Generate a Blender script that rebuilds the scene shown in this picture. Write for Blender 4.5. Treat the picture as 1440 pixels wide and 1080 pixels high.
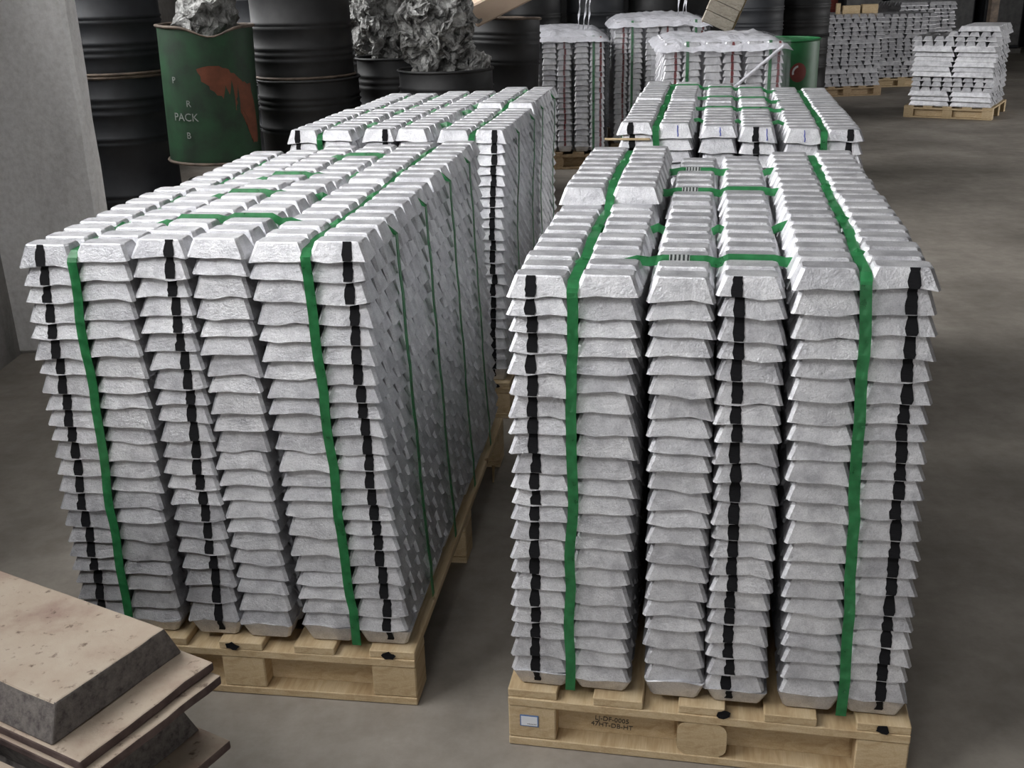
import bpy, bmesh, math, random
from mathutils import Vector, Matrix, noise

for o in list(bpy.data.objects):
    bpy.data.objects.remove(o, do_unlink=True)
SC = bpy.context.scene
COL = SC.collection
random.seed(7)

# ------------------------------------------------------------------ camera
cam_d = bpy.data.cameras.new('camera')
cam_d.sensor_width = 36.0
cam_d.lens = 1499.9 / 1440 * 36.0
cam_d.clip_start = 0.05
cam_o = bpy.data.objects.new('camera', cam_d)
COL.objects.link(cam_o)
rt = Vector((0.9996489, -0.00950506, -0.02473337))
up = Vector((0.0264969, 0.35859753, 0.93311614))
fw = Vector((0.0, 0.93344387, -0.35872348))
m3 = Matrix((rt, up, -fw)).transposed()
cam_o.matrix_world = Matrix.Translation((0, 0, 1.6)) @ m3.to_4x4()
SC.camera = cam_o

# ------------------------------------------------------------------ world, exposure
world = bpy.data.worlds.new('overcast_sky')
SC.world = world
world.use_nodes = True
bg = world.node_tree.nodes['Background']
bg.inputs[0].default_value = (0.98, 0.98, 0.98, 1)
bg.inputs[1].default_value = 18.0
SC.view_settings.view_transform = 'Standard'
SC.view_settings.look = 'None'
SC.view_settings.gamma = 1.0
SC.view_settings.exposure = -0.55
SC.view_settings.use_curve_mapping = False

# the hall: openings that let daylight in (each is cut through a wall or the roof)
XL, XR, YB, YF, ZC = -3.2, 11.0, -7.0, 22.0, 5.6
XN, YN = -2.29, 4.86                     # the near part of the left wall stands further in, up to the column
WIN_NEAR = (0.0, 3.7, 2.1, 5.3)       # y0,y1,z0,z1 in the left wall
WIN_FAR = (5.1, 10.0, 1.9, 5.4)
DOOR_RIGHT = (9.5, 12.0, 0.0, 2.6)      # y0,y1,z0,z1 in the right wall
ADDED_SKYLIGHT = (-2.2, -0.5, -2.1, -0.9)       # x0,x1,y0,y1 in the roof, unseen, added for light from above
FILL_DOOR = (-0.2, 0.8, 0.0, 2.1)       # x0,x1,z0,z1 in the wall behind the photographer, unseen, added for fill light


def portal(name, loc, rot, sx, sy):
    d = bpy.data.lights.new(name, 'AREA')
    d.shape = 'RECTANGLE'
    d.size, d.size_y = sx, sy
    d.cycles.is_portal = True
    o = bpy.data.objects.new(name, d)
    o.location = loc
    o.rotation_euler = rot
    COL.objects.link(o)


R90 = math.pi / 2
y0, y1, z0, z1 = WIN_NEAR
portal('window_daylight', (XN - 0.12, (y0 + y1) / 2, (z0 + z1) / 2), (0, -R90, 0), z1 - z0, y1 - y0)
y0, y1, z0, z1 = WIN_FAR
portal('far_window_daylight', (XL - 0.12, (y0 + y1) / 2, (z0 + z1) / 2), (0, -R90, 0), z1 - z0, y1 - y0)
y0, y1, z0, z1 = DOOR_RIGHT
portal('side_door_daylight', (XR + 0.12, (y0 + y1) / 2, (z0 + z1) / 2), (0, R90, 0), z1 - z0, y1 - y0)
x0, x1, y0, y1 = ADDED_SKYLIGHT
portal('added_skylight_daylight', ((x0 + x1) / 2, (y0 + y1) / 2, ZC + 0.14), (0, 0, 0), x1 - x0, y1 - y0)
x0, x1, z0, z1 = FILL_DOOR
portal('fill_door_daylight', ((x0 + x1) / 2, YB - 0.12, (z0 + z1) / 2), (R90, 0, 0), x1 - x0, z1 - z0)


# ------------------------------------------------------------------ materials
def new_mat(name):
    m = bpy.data.materials.new(name)
    m.use_nodes = True
    nt = m.node_tree
    return m, nt, nt.nodes['Principled BSDF']


def node(nt, typ, **kw):
    n = nt.nodes.new(typ)
    for k, v in kw.items():
        setattr(n, k, v)
    return n


def ramp(nt, src, stops):
    r = node(nt, 'ShaderNodeValToRGB')
    el = r.color_ramp.elements
    while len(el) < len(stops):
        el.new(0.5)
    for e, (p, c) in zip(el, stops):
        e.position = p
        e.color = tuple(c) + (1,) if len(c) == 3 else c
    nt.links.new(src, r.inputs[0])
    return r.outputs[0]


def tex_noise(nt, scale, detail=4, rough=0.55, coord='Object', stretch=None, dist=0.0):
    tc = node(nt, 'ShaderNodeTexCoord')
    src = tc.outputs[coord]
    if stretch:
        mp = node(nt, 'ShaderNodeMapping')
        mp.inputs['Scale'].default_value = stretch
        nt.links.new(src, mp.inputs[0])
        src = mp.outputs[0]
    n = node(nt, 'ShaderNodeTexNoise')
    n.inputs['Scale'].default_value = scale
    n.inputs['Detail'].default_value = detail
    n.inputs['Roughness'].default_value = rough
    n.inputs['Distortion'].default_value = dist
    nt.links.new(src, n.inputs['Vector'])
    return n.outputs['Fac']


def world_noise(nt, scale, detail=4, rough=0.55, stretch=None):
    g = node(nt, 'ShaderNodeNewGeometry')
    src = g.outputs['Position']
    if stretch:
        mp = node(nt, 'ShaderNodeMapping')
        mp.inputs['Scale'].default_value = stretch
        nt.links.new(src, mp.inputs[0])
        src = mp.outputs[0]
    n = node(nt, 'ShaderNodeTexNoise')
    n.inputs['Scale'].default_value = scale
    n.inputs['Detail'].default_value = detail
    n.inputs['Roughness'].default_value = rough
    nt.links.new(src, n.inputs['Vector'])
    return n.outputs['Fac']


def bump(nt, b, src, strength, dist):
    bp = node(nt, 'ShaderNodeBump')
    bp.inputs['Strength'].default_value = strength
    bp.inputs['Distance'].default_value = dist
    nt.links.new(src, bp.inputs['Height'])
    nt.links.new(bp.outputs[0], b.inputs['Normal'])


def mixc(nt, fac, a, b, mode='MIX'):
    n = node(nt, 'ShaderNodeMix', data_type='RGBA', blend_type=mode)
    for i, v in ((0, fac), (6, a), (7, b)):
        if isinstance(v, bpy.types.NodeSocket):
            nt.links.new(v, n.inputs[i])
        elif i == 0:
            n.inputs[0].default_value = v
        else:
            n.inputs[i].default_value = tuple(v) + (1,)
    return n.outputs[2]


def math_n(nt, op, a, b=0.0):
    n = node(nt, 'ShaderNodeMath', operation=op)
    for i, v in enumerate((a, b)):
        if isinstance(v, bpy.types.NodeSocket):
            nt.links.new(v, n.inputs[i])
        else:
            n.inputs[i].default_value = v
    return n.outputs[0]


def metal_mat(name, base, metallic, rough, bump_s=0.6, bump_scale=130):
    m, nt, b = new_mat(name)
    oi = node(nt, 'ShaderNodeObjectInfo')
    g = node(nt, 'ShaderNodeNewGeometry')
    rnd = math_n(nt, 'ADD', math_n(nt, 'MULTIPLY', oi.outputs['Random'], 1.0), g.outputs['Random Per Island'])
    rnd = math_n(nt, 'FRACT', rnd)
    n1 = world_noise(nt, 22, 5, 0.65)
    n2 = world_noise(nt, bump_scale, 5, 0.75)
    n4 = world_noise(nt, 420, 3, 0.7)
    tone = ramp(nt, rnd, [(0.0, (0.84, 0.84, 0.85)), (1.0, (1.0, 1.0, 1.0))])
    spots = mixc(nt, 1.0, ramp(nt, n1, [(0.30, (0.66, 0.66, 0.68)), (0.58, (1, 1, 1))]), ramp(nt, n4, [(0.30, (0.74, 0.74, 0.75)), (0.55, (1, 1, 1))]), 'MULTIPLY')
    c = mixc(nt, 1.0, mixc(nt, 1.0, base, tone, 'MULTIPLY'), spots, 'MULTIPLY')
    nt.links.new(c, b.inputs['Base Color'])
    b.inputs['Metallic'].default_value = metallic
    rr = math_n(nt, 'ADD', math_n(nt, 'MULTIPLY', n1, 0.25), rough - 0.12)
    nt.links.new(rr, b.inputs['Roughness'])
    bump(nt, b, n2, bump_s, 0.004)
    return m


def simple_mat(name, c1, c2, scale=8, rough=0.7, metallic=0.0, bump_s=0.2, bump_scale=None, stretch=None, coord='Object', dist=0.003, lo=0.35, hi=0.65):
    m, nt, b = new_mat(name)
    n = tex_noise(nt, scale, 5, 0.6, coord, stretch)
    nt.links.new(ramp(nt, n, [(lo, c1), (hi, c2)]), b.inputs['Base Color'])
    b.inputs['Roughness'].default_value = rough
    b.inputs['Metallic'].default_value = metallic
    if bump_s:
        n2 = tex_noise(nt, bump_scale or scale * 6, 4, 0.65, coord, stretch)
        bump(nt, b, n2, bump_s, dist)
    return m


M = {}
M['ingot'] = metal_mat('cast_light_metal', (0.80, 0.80, 0.82), 0.82, 0.46)
M['ingot_far'] = metal_mat('cast_light_metal_far', (0.80, 0.80, 0.82), 0.8, 0.42, 0.15)
M['paint_black'] = simple_mat('black_paint', (0.003, 0.003, 0.004), (0.010, 0.010, 0.012), 60, 0.8)
M['paint_black'].node_tree.nodes['Principled BSDF'].inputs['Specular IOR Level'].default_value = 0.2
M['paint_red'] = simple_mat('red_paint', (0.12, 0.012, 0.016), (0.2, 0.03, 0.03), 60, 0.6)
M['paint_blue'] = simple_mat('blue_marker', (0.03, 0.05, 0.3), (0.04, 0.07, 0.4), 60, 0.5)


def wood_mat(name, c1, c2, c3):
    m, nt, b = new_mat(name)
    g = node(nt, 'ShaderNodeObjectInfo')
    n = tex_noise(nt, 9, 5, 0.6, 'Object', (2.2, 0.35, 6.0), 1.4)
    fine = tex_noise(nt, 90, 4, 0.6, 'Object', (3, 0.2, 4))
    c = ramp(nt, n, [(0.30, c1), (0.52, c2), (0.72, c3)])
    c = mixc(nt, 0.35, c, ramp(nt, fine, [(0.3, (0.55, 0.42, 0.28)), (0.7, (1, 1, 1))]), 'MULTIPLY')
    c = mixc(nt, 1.0, c, ramp(nt, g.outputs['Random'], [(0, (0.86, 0.84, 0.8)), (1, (1, 1, 1))]), 'MULTIPLY')
    v = node(nt, 'ShaderNodeTexVoronoi')
    v.inputs['Scale'].default_value = 6.5
    tc = node(nt, 'ShaderNodeTexCoord')
    nt.links.new(tc.outputs['Object'], v.inputs['Vector'])
    kn = ramp(nt, v.outputs['Distance'], [(0.06, (0.28, 0.13, 0.06)), (0.10, (1, 1, 1))])
    c = mixc(nt, 0.7, c, kn, 'MULTIPLY')
    nt.links.new(c, b.inputs['Base Color'])
    b.inputs['Roughness'].default_value = 0.72
    bump(nt, b, fine, 0.25, 0.002)
    return m


M['pine'] = wood_mat('pallet_pine', (0.48, 0.35, 0.20), (0.61, 0.48, 0.30), (0.67, 0.55, 0.37))
M['old_wood'] = wood_mat('weathered_wood', (0.26, 0.18, 0.10), (0.42, 0.31, 0.19), (0.50, 0.40, 0.27))
M['grey_wood'] = wood_mat('grey_weathered_board', (0.34, 0.30, 0.26), (0.50, 0.46, 0.40), (0.58, 0.53, 0.47))

# plastic strapping, a little see-through
m, nt, b = new_mat('green_plastic_strap')
n = world_noise(nt, 45, 3, 0.5)
nt.links.new(ramp(nt, n, [(0.3, (0.018, 0.14, 0.045)), (0.7, (0.04, 0.25, 0.09))]), b.inputs['Base Color'])
b.inputs['Roughness'].default_value = 0.28
tr = node(nt, 'ShaderNodeBsdfTransparent')
tr.inputs[0].default_value = (0.55, 0.95, 0.65, 1)
mx = node(nt, 'ShaderNodeMixShader')
mx.inputs[0].default_value = 0.32
nt.links.new(b.outputs[0], mx.inputs[1])
nt.links.new(tr.outputs[0], mx.inputs[2])
nt.links.new(mx.outputs[0], nt.nodes['Material Output'].inputs[0])
M['strap'] = m

# strap seal: pale sleeve with dark printed bars
m, nt, b = new_mat('printed_strap_seal')
tc = node(nt, 'ShaderNodeTexCoord')
w = node(nt, 'ShaderNodeTexWave')
w.inputs['Scale'].default_value = 38
w.inputs['Distortion'].default_value = 2.0
nt.links.new(tc.outputs['Object'], w.inputs['Vector'])
nt.links.new(ramp(nt, w.outputs['Fac'], [(0.4, (0.03, 0.035, 0.035)), (0.6, (0.42, 0.44, 0.43))]), b.inputs['Base Color'])
b.inputs['Roughness'].default_value = 0.4
M['seal'] = m

# stretch film
m, nt, b = new_mat('clear_stretch_film')
b.inputs['Base Color'].default_value = (0.80, 0.80, 0.86, 1)
b.inputs['Roughness'].default_value = 0.22
n = world_noise(nt, 9, 4, 0.6, (1, 1, 0.35))
bump(nt, b, n, 0.4, 0.03)
tr = node(nt, 'ShaderNodeBsdfTransparent')
mx = node(nt, 'ShaderNodeMixShader')
fac = ramp(nt, n, [(0.40, (0.97, 0.97, 0.97)), (0.75, (0.80, 0.80, 0.80))])
nt.links.new(fac, mx.inputs[0])
nt.links.new(b.outputs[0], mx.inputs[1])
nt.links.new(tr.outputs[0], mx.inputs[2])
nt.links.new(mx.outputs[0], nt.nodes['Material Output'].inputs[0])
M['film'] = m
m, nt, b = new_mat('milky_top_film')
b.inputs['Base Color'].default_value = (0.80, 0.80, 0.86, 1)
b.inputs['Roughness'].default_value = 0.25
n = world_noise(nt, 14, 4, 0.6)
bump(nt, b, n, 0.7, 0.03)
tr = node(nt, 'ShaderNodeBsdfTransparent')
mx = node(nt, 'ShaderNodeMixShader')
mx.inputs[0].default_value = 0.22
nt.links.new(b.outputs[0], mx.inputs[1])
nt.links.new(tr.outputs[0], mx.inputs[2])
nt.links.new(mx.outputs[0], nt.nodes['Material Output'].inputs[0])
M['film_top'] = m


def concrete(name, a, bc, c, scale, rough=0.85, bstr=0.25, stretch=None):
    m, nt, b = new_mat(name)
    n1 = world_noise(nt, scale, 6, 0.62, stretch)
    n2 = world_noise(nt, scale * 9, 5, 0.7)
    col = ramp(nt, n1, [(0.30, a), (0.5, bc), (0.70, c)])
    col = mixc(nt, 0.55, col, ramp(nt, n2, [(0.3, (0.62, 0.6, 0.58)), (0.62, (1, 1, 1))]), 'MULTIPLY')
    nt.links.new(col, b.inputs['Base Color'])
    b.inputs['Roughness'].default_value = rough
    bump(nt, b, n2, bstr, 0.006)
    return m


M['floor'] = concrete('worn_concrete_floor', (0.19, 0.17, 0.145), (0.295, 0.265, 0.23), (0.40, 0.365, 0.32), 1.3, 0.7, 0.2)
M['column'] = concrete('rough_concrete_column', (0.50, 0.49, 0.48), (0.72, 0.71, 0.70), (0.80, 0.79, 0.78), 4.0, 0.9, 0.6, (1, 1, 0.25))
M['stub'] = concrete('shaded_concrete_return', (0.16, 0.155, 0.15), (0.27, 0.26, 0.25), (0.36, 0.35, 0.34), 4.0, 0.9, 0.5, (1, 1, 0.25))  # concrete like the column's, with its shade put into the darker colour
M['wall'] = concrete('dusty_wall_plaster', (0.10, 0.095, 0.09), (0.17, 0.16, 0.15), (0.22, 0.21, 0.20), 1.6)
M['back_wall'] = concrete('dark_back_wall', (0.02, 0.02, 0.02), (0.04, 0.04, 0.042), (0.07, 0.068, 0.066), 0.9)  # dark mottled tone over the whole back wall
M['ceiling'] = concrete('grey_roof_sheet', (0.15, 0.15, 0.15), (0.2, 0.2, 0.2), (0.24, 0.24, 0.24), 0.8)
M['drum_black'] = simple_mat('black_drum_enamel', (0.006, 0.006, 0.007), (0.02, 0.02, 0.021), 5, 0.62, 0.0, 0.15, 30)
M['drum_blue'] = simple_mat('dark_blue_drum_enamel', (0.010, 0.011, 0.014), (0.022, 0.024, 0.029), 5, 0.62, 0.0, 0.15, 30)
M['rust'] = simple_mat('rusty_rim', (0.06, 0.045, 0.035), (0.16, 0.12, 0.09), 12, 0.8)
M['red_oxide'] = simple_mat('red_primer', (0.13, 0.042, 0.020), (0.20, 0.062, 0.030), 14, 0.75)
M['drum_green'] = simple_mat('scuffed_green_enamel', (0.012, 0.030, 0.016), (0.016, 0.065, 0.026), 7, 0.65, 0.0, 0.15, 30)
M['drum_green2'] = simple_mat('bright_green_enamel', (0.01, 0.10, 0.03), (0.02, 0.15, 0.05), 6, 0.5, 0.0, 0.1, 30)
M['white_paint'] = simple_mat('faded_white_paint', (0.16, 0.18, 0.16), (0.30, 0.32, 0.30), 40, 0.7)
M['white'] = simple_mat('white_enamel', (0.6, 0.6, 0.6), (0.7, 0.7, 0.7), 20, 0.6)
M['dross'] = simple_mat('grey_metal_dross', (0.10, 0.097, 0.092), (0.46, 0.46, 0.45), 16, 0.42, 0.5, 0.8, 60, dist=0.02)
M['tan_board'] = simple_mat('tan_fibre_board', (0.44, 0.33, 0.25), (0.54, 0.42, 0.32), 5, 0.8, 0, 0.1)
M['sticker'] = simple_mat('white_sticker_paper', (0.72, 0.75, 0.80), (0.80, 0.82, 0.86), 20, 0.5, 0, 0)
M['sticker_blue'] = simple_mat('blue_sticker_print', (0.08, 0.16, 0.36), (0.10, 0.2, 0.42), 20, 0.5, 0, 0)
M['ink'] = simple_mat('black_stamp_ink', (0.03, 0.028, 0.025), (0.07, 0.06, 0.05), 90, 0.8, 0, 0)
M['steel'] = simple_mat('painted_steel', (0.10, 0.10, 0.10), (0.16, 0.16, 0.16), 9, 0.5, 0.3)
M['red'] = simple_mat('dull_red_enamel', (0.16, 0.03, 0.025), (0.22, 0.045, 0.035), 9, 0.6)

# cast refractory-coloured blocks with dark pits
m, nt, b = new_mat('pinkish_cast_block')
n1 = world_noise(nt, 7, 5, 0.6)
n2 = world_noise(nt, 40, 4, 0.6)
n3 = world_noise(nt, 9, 3, 0.5, (1, 1, 3))
c = ramp(nt, n1, [(0.3, (0.29, 0.205, 0.165)), (0.46, (0.39, 0.315, 0.245)), (0.72, (0.45, 0.385, 0.31))])
pit = ramp(nt, n2, [(0.30, (0.18, 0.12, 0.11)), (0.40, (1, 1, 1))])
c = mixc(nt, 0.75, c, pit, 'MULTIPLY')
nt.links.new(c, b.inputs['Base Color'])
b.inputs['Roughness'].default_value = 0.8
bump(nt, b, n2, 0.35, 0.006)
M['block'] = m
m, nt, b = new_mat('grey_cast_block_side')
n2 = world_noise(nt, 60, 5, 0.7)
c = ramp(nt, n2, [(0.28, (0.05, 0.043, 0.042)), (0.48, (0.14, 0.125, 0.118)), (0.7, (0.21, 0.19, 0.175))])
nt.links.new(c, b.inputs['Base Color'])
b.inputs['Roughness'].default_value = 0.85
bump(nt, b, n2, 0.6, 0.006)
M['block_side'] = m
M['block_edge'] = simple_mat('red_brown_block_edge', (0.07, 0.045, 0.042), (0.15, 0.105, 0.095), 18, 0.85, 0, 0.5, 70)


# ------------------------------------------------------------------ helpers
def mesh_obj(name, me, parent=None, loc=(0, 0, 0), rot=None, scale=None):
    o = bpy.data.objects.new(name, me)
    COL.objects.link(o)
    o.location = loc
    if rot is not None:
        o.rotation_euler = rot
    if scale is not None:
        o.scale = scale
    if parent is not None:
        o.parent = parent
    return o


def bm_mesh(name, bm, mats, smooth=False):
    me = bpy.data.meshes.new(name)
    bmesh.ops.recalc_face_normals(bm, faces=bm.faces)
    bm.to_mesh(me)
    bm.free()
    for mt in (mats if isinstance(mats, (list, tuple)) else [mats]):
        me.materials.append(mt)
    if smooth:
        for p in me.polygons:
            p.use_smooth = True
    return me


def tag(o, label, cat, group=None, kind=None):
    o['label'] = label
    if cat:
        o['category'] = cat
    if group:
        o['group'] = group
    if kind:
        o['kind'] = kind
    return o


def thing(name, label, cat, loc=(0, 0, 0), rz=0.0, group=None):
    o = bpy.data.objects.new(name, None)
    o.empty_display_size = 0.1
    COL.objects.link(o)
    o.location = loc
    o.rotation_euler = (0, 0, rz)
    return tag(o, label, cat, group)


def box_bm(x0, x1, y0, y1, z0, z1, bevel=0.0, bm=None):
    bm = bm or bmesh.new()
    vs = [bm.verts.new((x, y, z)) for z in (z0, z1) for x, y in ((x0, y0), (x1, y0), (x1, y1), (x0, y1))]
    fs = [(0, 3, 2, 1), (4, 5, 6, 7), (0, 1, 5, 4), (1, 2, 6, 5), (2, 3, 7, 6), (3, 0, 4, 7)]
    faces = [bm.faces.new([vs[i] for i in f]) for f in fs]
    if bevel:
        es = list({e for f in faces for e in f.edges})
        bmesh.ops.bevel(bm, geom=es, offset=bevel, segments=1, affect='EDGES', profile=0.5)
    return bm


def box(name, x0, x1, y0, y1, z0, z1, mat, parent=None, bevel=0.0):
    cx, cy = (x0 + x1) / 2, (y0 + y1) / 2
    bm = box_bm(x0 - cx, x1 - cx, y0 - cy, y1 - cy, 0, z1 - z0, bevel)
    return mesh_obj(name, bm_mesh(name, bm, mat), parent, (cx, cy, z0))


def struct(o):
    o['kind'] = 'structure'
    return o


# ------------------------------------------------------------------ the hall
bm = bmesh.new()
bmesh.ops.create_grid(bm, x_segments=1, y_segments=1, size=1)
for v in bm.verts:
    v.co = Vector((XL - 0.2 if v.co.x < 0 else XR, YB if v.co.y < 0 else YF, 0))
struct(mesh_obj('floor', bm_mesh('floor', bm, M['floor'])))['label'] = 'worn grey brown concrete floor of the hall'
x0, x1, y0, y1 = ADDED_SKYLIGHT
bm = bmesh.new()
for (a, b_, c, d) in ((XL - 0.3, XR + 0.3, YB - 0.3, y0), (XL - 0.3, XR + 0.3, y1, YF + 0.3), (XL - 0.3, x0, y0, y1), (x1, XR + 0.3, y0, y1)):
    box_bm(a, b_, c, d, ZC, ZC + 0.1, bm=bm)
struct(mesh_obj('ceiling', bm_mesh('ceiling', bm, M['ceiling'])))


def wall_with_hole(name, axis, pos, a0, a1, holes, mat):
    """a wall in the plane axis=pos, from a0 to a1, thickness 0.24, with openings (b0,b1,z0,z1)"""
    bm = bmesh.new()
    cur = a0
    for (b0, b1, h0, h1) in holes + [(a1, a1, 0, 0)]:
        segs = [(cur, b0, 0, ZC)]
        if b1 > b0:
            segs += [(b0, b1, 0, h0), (b0, b1, h1, ZC)]
        for (s0, s1, t0, t1) in segs:
            if s1 - s0 > 1e-4 and t1 - t0 > 1e-4:
                if axis == 'x':
                    box_bm(pos - 0.24, pos, s0, s1, t0, t1, bm=bm)
                else:
                    box_bm(s0, s1, pos, pos + 0.24, t0, t1, bm=bm)
        cur = b1
    return struct(mesh_obj(name, bm_mesh(name, bm, mat)))


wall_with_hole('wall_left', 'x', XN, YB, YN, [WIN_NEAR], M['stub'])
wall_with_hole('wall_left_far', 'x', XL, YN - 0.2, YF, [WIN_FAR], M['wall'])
struct(box('wall_return', XL - 0.2, XN - 0.24, YN - 0.2, YN, 0, ZC, M['wall']))
wall_with_hole('wall_front', 'y', YB - 0.24, XL, XR, [FILL_DOOR], M['wall'])
wall_with_hole('wall_right', 'x', XR + 0.24, YB, YF, [DOOR_RIGHT], M['wall'])
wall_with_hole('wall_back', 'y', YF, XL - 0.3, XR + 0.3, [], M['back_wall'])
for i, (y0, y1, z0, z1) in enumerate((WIN_NEAR, WIN_FAR)):
    root = thing('window_%d' % (i + 1), 'steel framed window in the left wall', None, ((XN, XL)[i] - 0.1, (y0 + y1) / 2, z0))
    root['kind'] = 'structure'
    hy, hz = (y1 - y0) / 2, z1 - z0
    for k in range(5):
        yy = -hy + 2 * hy * k / 4
        mesh_obj('window_bar', bm_mesh('bar', box_bm(-0.025, 0.025, -0.025, 0.025, 0, hz), M['steel']), root, (0, max(-hy + .025, min(hy - .025, yy)), 0))
    for k in range(3):
        mesh_obj('window_bar', bm_mesh('bar', box_bm(-0.02, 0.02, -hy, hy, -0.02, 0.02), M['steel']), root, (0, 0, 0.02 + (hz - .04) * k / 2))

# concrete column standing against the left wall
bm = box_bm(-0.25, 0.25, 0, 0.14, 0, ZC, 0.018)
bmesh.ops.subdivide_edges(bm, edges=[e for e in bm.edges if e.calc_length() > 2], cuts=26)
for v in bm.verts:
    nn = noise.noise_vector(Vector((v.co.x * 9, v.co.y * 9, v.co.z * 5)))
    v.co.x += nn.x * 0.006
    v.co.y += nn.y * 0.006
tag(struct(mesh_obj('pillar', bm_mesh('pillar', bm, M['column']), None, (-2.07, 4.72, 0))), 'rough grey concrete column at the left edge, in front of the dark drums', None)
tag(struct(box('far_pillar', 3.30, 3.62, 14.6, 15.0, 0, ZC, M['column'])), 'grey concrete pillar far behind the wrapped stacks', None)

# ------------------------------------------------------------------ ingots
IL, IW, IH = 0.1263, 0.0735, 0.0412        # length across the stack, width in depth, layer height
TL, TW = 0.095, 0.047                     # top face


def ring(l, w, ch, nseg=4):
    a, c = l / 2, w / 2
    pts = []
    for s in (-1, 1):
        xs = [-a + ch + (2 * a - 2 * ch) * i / (nseg - 1) for i in range(nseg)]
        row = [(x * (1 if s < 0 else -1), c * s) for x in xs]
        pts += row
        pts.append((a * (1 if s < 0 else -1), (c - ch) * s))
        pts.append((a * (1 if s < 0 else -1), (c - ch) * -s))
    return pts


def ingot_bm(rng, wavy=0.10, nseg=4, detail=True, flip=False, bm=None, mat4=None):
    """unit-height cast bar with a wavy lower lip; flip = upside down"""
    bm = bm or bmesh.new()
    rings = [(ring(IL, IW, 0.006, nseg), 0.0)]
    if detail:
        rings.append((ring(TL + 0.004, TW + 0.004, 0.007, nseg), 0.91))
        rings.append((ring(TL - 0.002, TW - 0.002, 0.007, nseg), 0.97))
    else:
        rings.append((ring(TL, TW, 0.006, nseg), 1.0))
    ph = [rng.uniform(0, 6.28) for _ in range(4)]
    vs = []
    for k, (pts, z) in enumerate(rings):
        row = []
        for (x, y) in pts:
            zz = z
            if k == 0:
                zz += wavy * (0.55 * math.sin(x * 60 + ph[0] + y * 40) + 0.45 * math.sin(x * 125 + ph[1])) - 0.02
                # slide the lip along the sloping faces so that they stay flat
                x *= 1 + (TL / IL - 1) * zz
                y *= 1 + (TW / IW - 1) * zz
            if flip:
                zz = 1 - zz
                y = -y
            p = Vector((x, y, zz))
            if mat4 is not None:
                p = mat4 @ p
            row.append(bm.verts.new(p))
        vs.append(row)
    n = len(vs[0])
    for a, b_ in zip(vs, vs[1:]):
        for i in range(n):
            bm.faces.new((a[i], a[(i + 1) % n], b_[(i + 1) % n], b_[i]))
    bm.faces.new(vs[-1])
    bm.faces.new(list(reversed(vs[0])))
    return bm


rng = random.Random(3)
ING = [bm_mesh('ingot', ingot_bm(rng), M['ingot']) for _ in range(10)]
ING_FLIP = [bm_mesh('ingot', ingot_bm(rng, 0.12, flip=True), M['ingot']) for _ in range(4)]


def front_y(z):
    """local y of the front slope of an ingot at unit height z"""
    return -(IW / 2 + (TW / 2 - IW / 2) * z)


def mark_mesh(width, mat, rng, z0=0.02, z1=0.97, flip=False, off=0.0012):
    bm = bmesh.new()
    n = 7
    L, Rr = [], []
    for i in range(n):
        z = z0 + (z1 - z0) * i / (n - 1)
        w = width * (0.5 + rng.uniform(-0.07, 0.07)) * (0.9 + 0.12 * math.sin(3 * z + rng.random()))
        dx = rng.uniform(-0.0012, 0.0012)
        y = front_y(1 - z if flip else z) - off - 0.0008
        L.append((-w + dx, y, z))
        Rr.append((w + dx, y, z))
    rows = []
    for dy in (0, 0.0012):
        rows.append(([bm.verts.new((p[0], p[1] + dy, p[2])) for p in L], [bm.verts.new((p[0], p[1] + dy, p[2])) for p in Rr]))
    for i in range(n - 1):
        (a, b_), (c, d) = rows
        bm.faces.new((a[i], b_[i], b_[i + 1], a[i + 1]))
        bm.faces.new((c[i], c[i + 1], d[i + 1], d[i]))
        bm.faces.new((a[i], a[i + 1], c[i + 1], c[i]))
        bm.faces.new((b_[i], d[i], d[i + 1], b_[i + 1]))
    for i in (0, n - 1):
        (a, b_), (c, d) = rows
        bm.faces.new((a[i], b_[i], d[i], c[i]))
    return bm_mesh('paint_mark', bm, mat)


MARK = [mark_mesh(0.020, M['paint_black'], rng) for _ in range(6)]
MARK_FLIP = [mark_mesh(0.014, M['paint_black'], rng, 0.35, 1.0, True) for _ in range(3)]
MARK_RED = [mark_mesh(0.018, M['paint_red'], rng) for _ in range(3)]
MARK_BLUE = [mark_mesh(0.003, M['paint_blue'], rng, 0.1, 0.85) for _ in range(2)]


def ribbon(path, widths, thick=0.0016):
    """strap along a list of (point, width-direction) pairs"""
    bm = bmesh.new()
    prev = None
    n = len(path)
    for i, (p, wd) in enumerate(path):
        t = (path[min(i + 1, n - 1)][0] - path[max(i - 1, 0)][0]).normalized()
        wd = wd.normalized()
        nn = t.cross(wd).normalized()
        w = widths / 2
        quad = [bm.verts.new(p + wd * sx * w + nn * sy * thick / 2) for sx, sy in ((-1, -1), (1, -1), (1, 1), (-1, 1))]
        if prev:
            for k in range(4):
                bm.faces.new((prev[k], prev[(k + 1) % 4], quad[(k + 1) % 4], quad[k]))
        else:
            bm.faces.new(quad[::-1])
        prev = quad
    bm.faces.new(prev)
    return bm


NL = 22        # upright layers above the inverted bottom layer
NR = 18        # rows in depth
HP = 0.1472
DEP = 1.358


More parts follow.
